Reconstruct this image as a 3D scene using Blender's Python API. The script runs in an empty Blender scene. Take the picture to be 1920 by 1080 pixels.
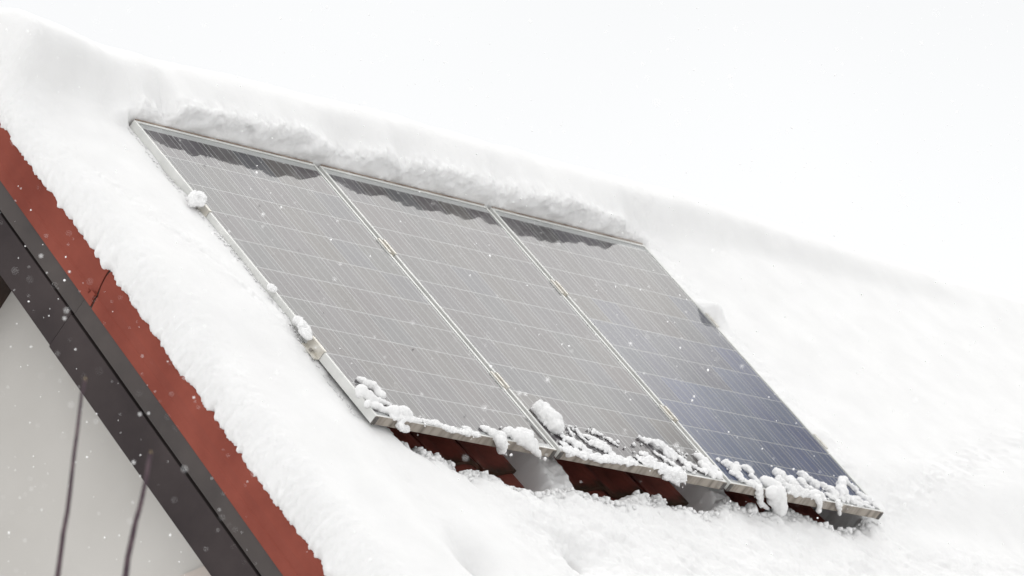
import bpy, bmesh, math, random
import numpy as np
from mathutils import Matrix, Vector

S = bpy.context.scene
COL = S.collection
PITCH = math.radians(45.90044)
RX = Matrix.Rotation(PITCH, 4, 'X')          # roof frame (u along ridge, v up the slope, n out of the panels) -> world
RX3 = np.array(RX.to_3x3())
GROUND_Z = -4.34

# ------------------------------------------------------------------ camera
cam_d = bpy.data.cameras.new('camera'); cam = bpy.data.objects.new('camera', cam_d); COL.objects.link(cam)
Rl = np.array([[0.6341275384323264, -0.5380953093671524, 0.5552798420966018],
               [0.14412287161384732, -0.6232936087004659, -0.7685920083054011],
               [0.7596781311052313, 0.5674138836777082, -0.3176958006178927]])
Cl = np.array([-12.6856000598706, -9.624578417617318, 5.999284635499213])
Rw = RX3 @ Rl.T
cw = RX3 @ Cl
cam.matrix_world = Matrix([[Rw[0, 0], -Rw[0, 1], -Rw[0, 2], cw[0]], [Rw[1, 0], -Rw[1, 1], -Rw[1, 2], cw[1]],
                           [Rw[2, 0], -Rw[2, 1], -Rw[2, 2], cw[2]], [0, 0, 0, 1]])
cam_d.sensor_width = 36.0
cam_d.lens = 9268.57 / 1920 * 36.0
cam_d.clip_start = 0.5; cam_d.clip_end = 2000
cam_d.dof.use_dof = True; cam_d.dof.focus_distance = 17.7; cam_d.dof.aperture_fstop = 3.9
S.camera = cam

# ------------------------------------------------------------------ sky, sun, exposure
SUN_AZ, SUN_EL = math.radians(205), math.radians(40)     # the veiled sun: behind the camera, to the left
BRK_AZ, BRK_EL = math.radians(42), math.radians(58)      # where the cloud is thinnest and brightest: high behind the ridge
brk_dir = Vector((math.cos(BRK_EL) * math.cos(BRK_AZ), math.cos(BRK_EL) * math.sin(BRK_AZ), math.sin(BRK_EL)))
sun_dir = Vector((math.cos(SUN_EL) * math.cos(SUN_AZ), math.cos(SUN_EL) * math.sin(SUN_AZ), math.sin(SUN_EL)))
W = bpy.data.worlds.new('World'); S.world = W; W.use_nodes = True
nt = W.node_tree; nt.nodes.clear()
def N(t, **k):
    n = nt.nodes.new(t)
    for a, b in k.items(): setattr(n, a, b)
    return n
out = N('ShaderNodeOutputWorld')
sky = N('ShaderNodeTexSky', sky_type='NISHITA', sun_disc=False, sun_elevation=SUN_EL,
        sun_rotation=math.pi / 2 - SUN_AZ, air_density=1.0, dust_density=0.6, ozone_density=1.0)
hs = N('ShaderNodeHueSaturation'); hs.inputs['Saturation'].default_value = 0.12
nt.links.new(sky.outputs[0], hs.inputs['Color'])
bg1 = N('ShaderNodeBackground'); bg1.inputs['Strength'].default_value = 0.05
nt.links.new(hs.outputs[0], bg1.inputs['Color'])
tc = N('ShaderNodeTexCoord')
dot = N('ShaderNodeVectorMath', operation='DOT_PRODUCT'); dot.inputs[1].default_value = brk_dir
nt.links.new(tc.outputs['Generated'], dot.inputs[0])
pw = N('ShaderNodeMapRange', interpolation_type='SMOOTHSTEP')          # thin bright cloud break mirrored in the panels, away from the sun
pw.inputs['From Min'].default_value = math.cos(math.radians(31.3)); pw.inputs['From Max'].default_value = math.cos(math.radians(28.2))
noi = N('ShaderNodeTexNoise'); noi.inputs['Scale'].default_value = 3.2; noi.inputs['Detail'].default_value = 4.0
mp = N('ShaderNodeMapping'); mp.inputs['Location'].default_value = (0.0, 0.0, 0.0)
nt.links.new(tc.outputs['Generated'], mp.inputs['Vector']); nt.links.new(mp.outputs[0], noi.inputs['Vector'])
wp = N('ShaderNodeMath', operation='MULTIPLY_ADD'); wp.inputs[1].default_value = 0.016; wp.inputs[2].default_value = -0.008
nt.links.new(noi.outputs['Fac'], wp.inputs[0])
wa = N('ShaderNodeMath', operation='ADD'); nt.links.new(wp.outputs[0], wa.inputs[0]); nt.links.new(dot.outputs['Value'], wa.inputs[1])
nt.links.new(wa.outputs[0], pw.inputs['Value'])
mr = N('ShaderNodeMapRange'); mr.inputs['From Min'].default_value = 0.3; mr.inputs['From Max'].default_value = 0.7
mr.inputs['To Min'].default_value = 0.88; mr.inputs['To Max'].default_value = 1.12
nt.links.new(noi.outputs['Fac'], mr.inputs['Value'])
gl = N('ShaderNodeMath', operation='MULTIPLY'); gl.inputs[1].default_value = 2.0
g1 = N('ShaderNodeMath', operation='MULTIPLY'); nt.links.new(pw.outputs[0], g1.inputs[0]); nt.links.new(mr.outputs[0], g1.inputs[1]); nt.links.new(g1.outputs[0], gl.inputs[0])
bg2 = N('ShaderNodeBackground'); bg2.inputs['Color'].default_value = (1.0, 0.985, 0.96, 1); nt.links.new(gl.outputs[0], bg2.inputs['Strength'])
m3 = N('ShaderNodeMapRange'); m3.inputs['From Min'].default_value = 0.3; m3.inputs['From Max'].default_value = 0.7
m3.inputs['To Min'].default_value = 0.64; m3.inputs['To Max'].default_value = 0.73; nt.links.new(noi.outputs['Fac'], m3.inputs['Value'])
bg3 = N('ShaderNodeBackground'); bg3.inputs['Color'].default_value = (1.0, 1.0, 0.995, 1); nt.links.new(m3.outputs[0], bg3.inputs['Strength'])
a2 = N('ShaderNodeAddShader'); nt.links.new(bg2.outputs[0], a2.inputs[0]); nt.links.new(bg3.outputs[0], a2.inputs[1])
add = N('ShaderNodeAddShader'); nt.links.new(bg1.outputs[0], add.inputs[0]); nt.links.new(a2.outputs[0], add.inputs[1])
nt.links.new(add.outputs[0], out.inputs['Surface'])
sd = bpy.data.lights.new('sun', 'SUN'); sd.energy = 0.55; sd.angle = math.radians(40); sd.color = (1.0, 0.985, 0.965)
sun = bpy.data.objects.new('sun', sd); COL.objects.link(sun)
sun.rotation_euler = (-sun_dir).to_track_quat('-Z', 'Y').to_euler(); sun.location = (20, 6, 20)
S.view_settings.view_transform = 'Standard'; S.view_settings.look = 'None'
S.view_settings.exposure = 0.0; S.view_settings.gamma = 1.0; S.view_settings.use_curve_mapping = False
S.cycles.use_denoising = True
S.cycles.max_bounces = 8; S.cycles.transparent_max_bounces = 12

# ------------------------------------------------------------------ helpers
rng = np.random.default_rng(7)
def put(o, parent=None, loc=(0, 0, 0)):
    """link; top-level objects stand in the roof frame, children in their parent's frame"""
    COL.objects.link(o)
    if parent is not None:
        o.parent = parent; o.location = loc
    else:
        o.rotation_euler = (PITCH, 0, 0); o.location = RX @ Vector(loc)
    return o
def tag(o, label=None, cat=None, group=None, kind=None):
    for k, v in (('label', label), ('category', cat), ('group', group), ('kind', kind)):
        if v: o[k] = v
    return o
def thing(name, label, cat, loc=(0, 0, 0), group=None):
    o = bpy.data.objects.new(name, None); o.empty_display_size = 0.1
    put(o, None, loc); return tag(o, label, cat, group)
def mk(name, V, F, mats, smooth=False):
    me = bpy.data.meshes.new(name)
    me.from_pydata([tuple(map(float, v)) for v in V], [], [tuple(int(i) for i in f) for f in F])
    for m in (mats if isinstance(mats, (list, tuple)) else [mats]): me.materials.append(m)
    if smooth: me.polygons.foreach_set('use_smooth', np.ones(len(me.polygons), bool))
    me.update(); return me
def mk_np(name, V, Q, mat, smooth=True):
    """fast mesh from numpy verts and an (n,3) or (n,4) face array"""
    me = bpy.data.meshes.new(name); k = Q.shape[1]
    me.vertices.add(len(V)); me.vertices.foreach_set('co', np.ascontiguousarray(V, np.float32).ravel())
    me.loops.add(Q.size); me.loops.foreach_set('vertex_index', np.ascontiguousarray(Q, np.int32).ravel())
    me.polygons.add(len(Q)); me.polygons.foreach_set('loop_start', np.arange(0, Q.size, k, dtype=np.int32))
    if smooth: me.polygons.foreach_set('use_smooth', np.ones(len(Q), bool))
    me.materials.append(mat); me.update(); me.validate(); return me
def box_vf(a, b):
    (x0, y0, z0), (x1, y1, z1) = a, b
    V = [(x0, y0, z0), (x1, y0, z0), (x1, y1, z0), (x0, y1, z0), (x0, y0, z1), (x1, y0, z1), (x1, y1, z1), (x0, y1, z1)]
    F = [(0, 3, 2, 1), (4, 5, 6, 7), (0, 1, 5, 4), (1, 2, 6, 5), (2, 3, 7, 6), (3, 0, 4, 7)]
    return V, F
def join(parts):
    V, F = [], []
    for v, f in parts:
        o = len(V); V += list(v); F += [tuple(i + o for i in q) for q in f]
    return V, F
def cyl_vf(c, r, h, n=8):
    V = [(c[0] + r * math.cos(2 * math.pi * i / n), c[1] + r * math.sin(2 * math.pi * i / n), c[2] + z) for z in (0, h) for i in range(n)]
    F = [tuple(range(n - 1, -1, -1)), tuple(range(n, 2 * n))] + [(i, (i + 1) % n, n + (i + 1) % n, n + i) for i in range(n)]
    return V, F
def bevel(me, w):
    bm = bmesh.new(); bm.from_mesh(me)
    bmesh.ops.bevel(bm, geom=list(bm.edges), offset=w, segments=1, affect='EDGES', clamp_overlap=True)
    bm.to_mesh(me); bm.free(); return me
def obj(name, me, parent=None, loc=(0, 0, 0)):
    return put(bpy.data.objects.new(name, me), parent, loc)

def sst(a, b, x):
    t = np.clip((x - a) / (b - a), 0, 1); return t * t * (3 - 2 * t)
def hashn(ix, iy, iz, seed):
    h = (ix.astype(np.int64) * 374761393 + iy.astype(np.int64) * 668265263 + iz.astype(np.int64) * 2147483647 + seed * 1274126177) & 0xffffffff
    h = ((h ^ (h >> 13)) * 1274126177) & 0xffffffff
    h = ((h ^ (h >> 15)) * 2246822519) & 0xffffffff
    return ((h ^ (h >> 16)) & 0xffff) / 32767.5 - 1.0
def vnoise(p, seed=0):
    i = np.floor(p).astype(np.int64); f = p - i; w = f * f * f * (f * (f * 6 - 15) + 10)
    r = 0
    for dx in (0, 1):
        for dy in (0, 1):
            for dz in (0, 1):
                k = (w[..., 0] if dx else 1 - w[..., 0]) * (w[..., 1] if dy else 1 - w[..., 1]) * (w[..., 2] if dz else 1 - w[..., 2])
                r = r + k * hashn(i[..., 0] + dx, i[..., 1] + dy, i[..., 2] + dz, seed)
    return r
def fbm(p, scale, octs=3, seed=0, gain=0.5):
    r = 0; a = 1.0; s = scale
    for o in range(octs):
        r = r + a * vnoise(p * s + 17.3 * o, seed + o); a *= gain; s *= 2.03
    return r
def fb2(u, v, scale, octs=3, seed=0, gain=0.5):
    u, v = np.broadcast_arrays(u, v)
    return fbm(np.stack([u, v, np.full_like(u, 0.37)], -1).astype(float), scale, octs, seed, gain)

# ------------------------------------------------------------------ materials
def mat(name, col, rough=0.6, metal=0.0, spec=0.5):
    m = bpy.data.materials.new(name); m.use_nodes = True
    b = m.node_tree.nodes['Principled BSDF']
    b.inputs['Base Color'].default_value = (*col, 1); b.inputs['Roughness'].default_value = rough
    b.inputs['Metallic'].default_value = metal; b.inputs['Specular IOR Level'].default_value = spec
    return m
def nd(m, t, **k):
    n = m.node_tree.nodes.new(t)
    for a, b in k.items(): setattr(n, a, b)
    return n
def lk(m, a, b): m.node_tree.links.new(a, b)
def noise_col(m, c0, c1, scale, detail=4, lo=0.35, hi=0.65, stretch=None, bump=0.0, bscale=None, coord='Object', bdist=0.01):
    b = m.node_tree.nodes['Principled BSDF']
    t = nd(m, 'ShaderNodeTexCoord'); mpn = nd(m, 'ShaderNodeMapping')
    if stretch: mpn.inputs['Scale'].default_value = stretch
    lk(m, t.outputs[coord], mpn.inputs['Vector'])
    n = nd(m, 'ShaderNodeTexNoise'); n.inputs['Scale'].default_value = scale; n.inputs['Detail'].default_value = detail
    lk(m, mpn.outputs[0], n.inputs['Vector'])
    r = nd(m, 'ShaderNodeValToRGB'); r.color_ramp.elements[0].position = lo; r.color_ramp.elements[1].position = hi
    r.color_ramp.elements[0].color = (*c0, 1); r.color_ramp.elements[1].color = (*c1, 1)
    lk(m, n.outputs['Fac'], r.inputs['Fac']); lk(m, r.outputs['Color'], b.inputs['Base Color'])
    if bump:
        n2 = nd(m, 'ShaderNodeTexNoise'); n2.inputs['Scale'].default_value = bscale or scale * 3; n2.inputs['Detail'].default_value = 5
        lk(m, t.outputs[coord], n2.inputs['Vector'])
        bp = nd(m, 'ShaderNodeBump'); bp.inputs['Strength'].default_value = bump; bp.inputs['Distance'].default_value = bdist
        lk(m, n2.outputs['Fac'], bp.inputs['Height']); lk(m, bp.outputs[0], b.inputs['Normal'])
    return m

SNOW = mat('snow', (0.9, 0.9, 0.905), 0.85, spec=0.15)
noise_col(SNOW, (0.75, 0.749, 0.748), (0.785, 0.784, 0.783), 6, bump=0.22, bscale=110, bdist=0.004)
_b = SNOW.node_tree.nodes['Principled BSDF']; _b.inputs['Subsurface Weight'].default_value = 0.6
_b.inputs['Subsurface Radius'].default_value = (1.0, 1.0, 1.0); _b.inputs['Subsurface Scale'].default_value = 0.02
SLUSH = mat('wet_snow', (0.85, 0.86, 0.87), 0.45, spec=0.4)
noise_col(SLUSH, (0.78, 0.78, 0.785), (0.83, 0.83, 0.83), 60, bump=0.25, bscale=140, bdist=0.004)
FLAKE = mat('snowflake', (0.97, 0.97, 0.97), 0.8, spec=0.2)
ALU = noise_col(mat('aluminium', (0.6, 0.6, 0.58), 0.5, 0.25), (0.62, 0.625, 0.605), (0.72, 0.72, 0.70), 9)
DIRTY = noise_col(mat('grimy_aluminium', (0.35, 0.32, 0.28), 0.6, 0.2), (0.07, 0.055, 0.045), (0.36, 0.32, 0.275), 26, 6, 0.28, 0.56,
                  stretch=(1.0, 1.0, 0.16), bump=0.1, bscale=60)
TOPALU = noise_col(mat('brown_lip', (0.3, 0.22, 0.17), 0.6, 0.2), (0.16, 0.105, 0.075), (0.42, 0.35, 0.29), 14, 4, 0.3, 0.7)  # mottled brown strip along the outer edge of the top rail
CLAMP = noise_col(mat('clamp_metal', (0.6, 0.56, 0.48), 0.45, 0.4), (0.55, 0.52, 0.46), (0.70, 0.68, 0.63), 30)
BOLT = mat('bolt_steel', (0.32, 0.30, 0.28), 0.4, 0.8)
DARK = noise_col(mat('corner_key', (0.06, 0.055, 0.05), 0.7), (0.05, 0.045, 0.04), (0.13, 0.12, 0.11), 60)
SHEET = mat('backsheet', (0.82, 0.82, 0.82), 0.6)
RED = noise_col(mat('red_verge_paint', (0.33, 0.072, 0.05), 0.6, spec=0.08), (0.165, 0.040, 0.029), (0.275, 0.074, 0.052), 4, 9, 0.25, 0.75, bump=0.05, bscale=9)
FASC = noise_col(mat('dark_sheet_metal', (0.06, 0.053, 0.052), 0.55, spec=0.15), (0.030, 0.023, 0.024), (0.052, 0.041, 0.041), 4, 6, 0.3, 0.7, bump=0.04, bscale=8)
TRIM = noise_col(mat('dark_trim_metal', (0.075, 0.068, 0.066), 0.5, spec=0.2), (0.050, 0.043, 0.042), (0.078, 0.066, 0.062), 5, 6, 0.3, 0.7, bump=0.04, bscale=8)
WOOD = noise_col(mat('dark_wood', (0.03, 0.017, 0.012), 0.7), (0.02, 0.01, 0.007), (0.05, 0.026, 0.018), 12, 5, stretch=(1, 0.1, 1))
WALL = noise_col(mat('gable_plaster', (0.6, 0.58, 0.55), 0.9, spec=0.2), (0.475, 0.458, 0.432), (0.545, 0.528, 0.502), 1.6, 9, 0.28, 0.72, bump=0.15, bscale=90, bdist=0.003)
BAND = noise_col(mat('band_plaster', (0.5, 0.45, 0.41), 0.9, spec=0.2), (0.48, 0.43, 0.395), (0.53, 0.475, 0.435), 4, 6)
BARK = noise_col(mat('bark', (0.10, 0.07, 0.075), 0.8), (0.045, 0.026, 0.036), (0.09, 0.058, 0.068), 30)
BUD = mat('bud', (0.22, 0.16, 0.08), 0.7)

# tiles: fired red clay, moss and soot along the lower lip
TILE = mat('clay_tile', (0.2, 0.05, 0.035), 0.55, spec=0.35)
noise_col(TILE, (0.13, 0.042, 0.034), (0.34, 0.094, 0.068), 9, 6, 0.3, 0.7, bump=0.15, bscale=50)
_b = TILE.node_tree.nodes['Principled BSDF']
_c = _b.inputs['Base Color'].links[0].from_socket
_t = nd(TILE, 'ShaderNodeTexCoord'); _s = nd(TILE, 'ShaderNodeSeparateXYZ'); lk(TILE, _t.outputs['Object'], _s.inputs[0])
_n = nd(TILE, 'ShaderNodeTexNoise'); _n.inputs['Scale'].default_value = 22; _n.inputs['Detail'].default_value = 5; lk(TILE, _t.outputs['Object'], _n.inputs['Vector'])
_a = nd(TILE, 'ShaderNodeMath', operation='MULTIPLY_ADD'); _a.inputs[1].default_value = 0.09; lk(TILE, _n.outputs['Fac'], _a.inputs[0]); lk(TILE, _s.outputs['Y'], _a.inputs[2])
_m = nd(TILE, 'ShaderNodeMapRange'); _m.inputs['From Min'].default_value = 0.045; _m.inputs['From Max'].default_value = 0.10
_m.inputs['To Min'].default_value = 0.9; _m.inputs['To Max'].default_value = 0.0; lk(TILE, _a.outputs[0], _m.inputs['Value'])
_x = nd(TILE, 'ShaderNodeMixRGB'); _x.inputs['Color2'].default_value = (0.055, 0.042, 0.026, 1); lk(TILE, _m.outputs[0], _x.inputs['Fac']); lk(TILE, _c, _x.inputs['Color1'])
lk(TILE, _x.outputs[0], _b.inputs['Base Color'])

# solar cell: polycrystalline silicon, every cell its own tint, three printed busbars
CELL = mat('silicon_cell', (0.04, 0.04, 0.05), 0.35, spec=0.3)
_b = CELL.node_tree.nodes['Principled BSDF']
_o = nd(CELL, 'ShaderNodeObjectInfo'); _r = nd(CELL, 'ShaderNodeValToRGB'); lk(CELL, _o.outputs['Random'], _r.inputs['Fac'])
cr = _r.color_ramp; cr.interpolation = 'LINEAR'
cr.elements[0].position = 0; cr.elements[0].color = (0.104, 0.062, 0.070, 1)
cr.elements[1].position = 1; cr.elements[1].color = (0.060, 0.058, 0.104, 1)
for p_, c_ in ((0.25, (0.080, 0.061, 0.092, 1)), (0.5, (0.106, 0.077, 0.064, 1)), (0.7, (0.088, 0.056, 0.078, 1)), (0.85, (0.078, 0.076, 0.072, 1))):
    e = cr.elements.new(p_); e.color = c_
_t = nd(CELL, 'ShaderNodeTexCoord')
_v = nd(CELL, 'ShaderNodeTexVoronoi'); _v.inputs['Scale'].default_value = 70; lk(CELL, _t.outputs['Object'], _v.inputs['Vector'])
_g = nd(CELL, 'ShaderNodeMapRange'); _g.inputs['To Min'].default_value = 0.9; _g.inputs['To Max'].default_value = 1.1
_vs = nd(CELL, 'ShaderNodeSeparateColor'); lk(CELL, _v.outputs['Color'], _vs.inputs[0]); lk(CELL, _vs.outputs[0], _g.inputs['Value'])
_mu = nd(CELL, 'ShaderNodeVectorMath', operation='SCALE'); lk(CELL, _r.outputs['Color'], _mu.inputs[0]); lk(CELL, _g.outputs[0], _mu.inputs['Scale'])
_s = nd(CELL, 'ShaderNodeSeparateXYZ'); lk(CELL, _t.outputs['Object'], _s.inputs[0])
_w = nd(CELL, 'ShaderNodeMath', operation='PINGPONG'); _w.inputs[1].default_value = 0.026     # distance pattern of three bars, 52 mm apart
_ab = nd(CELL, 'ShaderNodeMath', operation='ABSOLUTE'); lk(CELL, _s.outputs['X'], _ab.inputs[0]); lk(CELL, _ab.outputs[0], _w.inputs[0])
_lt = nd(CELL, 'ShaderNodeMath', operation='LESS_THAN'); _lt.inputs[1].default_value = 0.0021; lk(CELL, _w.outputs[0], _lt.inputs[0])
_x = nd(CELL, 'ShaderNodeMixRGB'); _x.inputs['Color2'].default_value = (0.58, 0.58, 0.58, 1)
lk(CELL, _lt.outputs[0], _x.inputs['Fac']); lk(CELL, _mu.outputs[0], _x.inputs['Color1']); lk(CELL, _x.outputs[0], _b.inputs['Base Color'])

CELL_SKY = CELL.copy(); CELL_SKY.name = 'silicon_cell_sky_tint'          # blue of the reflected sky, put into the right panel's lower cells
for e_ in [n for n in CELL_SKY.node_tree.nodes if n.type == 'VALTORGB'][0].color_ramp.elements:
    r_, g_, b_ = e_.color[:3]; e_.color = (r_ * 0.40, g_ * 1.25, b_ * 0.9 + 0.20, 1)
CELL_SKY_MILD = CELL.copy(); CELL_SKY_MILD.name = 'silicon_cell_sky_tint_mild'  # weaker reflected sky blue in the cell colour, for the rows between
for e_ in [n for n in CELL_SKY_MILD.node_tree.nodes if n.type == 'VALTORGB'][0].color_ramp.elements:
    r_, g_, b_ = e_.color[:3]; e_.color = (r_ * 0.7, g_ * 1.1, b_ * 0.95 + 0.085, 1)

# glass pane: clear sheet, fresnel gloss, a very thin film of settled snow dust
GLASS = bpy.data.materials.new('panel_glass'); GLASS.use_nodes = True
GLASS.node_tree.nodes.clear()
_out = nd(GLASS, 'ShaderNodeOutputMaterial'); _tr = nd(GLASS, 'ShaderNodeBsdfTransparent'); _gl = nd(GLASS, 'ShaderNodeBsdfGlossy')
_gl.inputs['Roughness'].default_value = 0.035; _tr.inputs['Color'].default_value = (0.97, 0.98, 0.975, 1)
_fr = nd(GLASS, 'ShaderNodeFresnel'); _fr.inputs['IOR'].default_value = 1.55
_mi = nd(GLASS, 'ShaderNodeMixShader'); lk(GLASS, _fr.outputs[0], _mi.inputs[0]); lk(GLASS, _tr.outputs[0], _mi.inputs[1]); lk(GLASS, _gl.outputs[0], _mi.inputs[2])
_df = nd(GLASS, 'ShaderNodeBsdfDiffuse'); _df.inputs['Color'].default_value = (0.8, 0.8, 0.8, 1)
_t = nd(GLASS, 'ShaderNodeTexCoord'); _n = nd(GLASS, 'ShaderNodeTexNoise'); _n.inputs['Scale'].default_value = 5; _n.inputs['Detail'].default_value = 6
lk(GLASS, _t.outputs['Object'], _n.inputs['Vector'])
_m = nd(GLASS, 'ShaderNodeMapRange'); _m.inputs['From Min'].default_value = 0.35; _m.inputs['From Max'].default_value = 0.7; _m.inputs['To Min'].default_value = 0.0; _m.inputs['To Max'].default_value = 0.05
lk(GLASS, _n.outputs['Fac'], _m.inputs['Value'])
_m2 = nd(GLASS, 'ShaderNodeMixShader'); lk(GLASS, _m.outputs[0], _m2.inputs[0]); lk(GLASS, _mi.outputs[0], _m2.inputs[1]); lk(GLASS, _df.outputs[0], _m2.inputs[2])
lk(GLASS, _m2.outputs[0], _out.inputs['Surface'])
CLEAR = bpy.data.materials.new('glass_edge'); CLEAR.use_nodes = True; CLEAR.node_tree.nodes.clear()
_out = nd(CLEAR, 'ShaderNodeOutputMaterial'); _tr = nd(CLEAR, 'ShaderNodeBsdfTransparent'); lk(CLEAR, _tr.outputs[0], _out.inputs['Surface'])

# ---------------- measured outlines (roof frame, metres)
CREST=[(0.144,0.133),(0.163,0.078),(0.204,0.048),(0.241,0.041),(0.312,0.04),(0.313,0.017),(0.262,-0.057),(0.341,-0.033),(0.385,-0.022),(0.422,-0.03),(0.405,-0.065),(0.433,-0.066),(0.447,-0.098),(0.509,-0.07),(0.574,-0.055),(0.617,-0.056),(0.627,-0.083),(0.667,-0.085),(0.665,-0.112),(0.673,-0.133),(0.726,-0.107),(0.744,-0.124),(0.788,-0.125),(0.827,-0.139),(1.051,-0.07),(1.086,-0.058),(1.105,-0.078),(1.151,-0.085),(1.191,-0.093),(1.236,-0.073),(1.286,-0.077),(1.337,-0.104),(1.423,-0.068),(1.507,-0.02),(1.537,-0.033),(1.571,-0.048),(1.644,-0.017),(1.677,-0.024),(1.74,-0.044),(1.708,-0.089),(1.783,-0.082),(2.083,0.046),(2.082,0.003),(2.158,0.038),(2.197,0.029),(2.267,0.034),(2.273,-0.002),(2.361,0.019),(2.54,0.059),(2.572,0.048),(2.614,0.049),(2.65,0.017),(2.663,-0.012),(2.713,-0.004),(2.727,-0.033),(2.766,-0.036),(2.825,-0.001),(2.881,0.002)]
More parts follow.
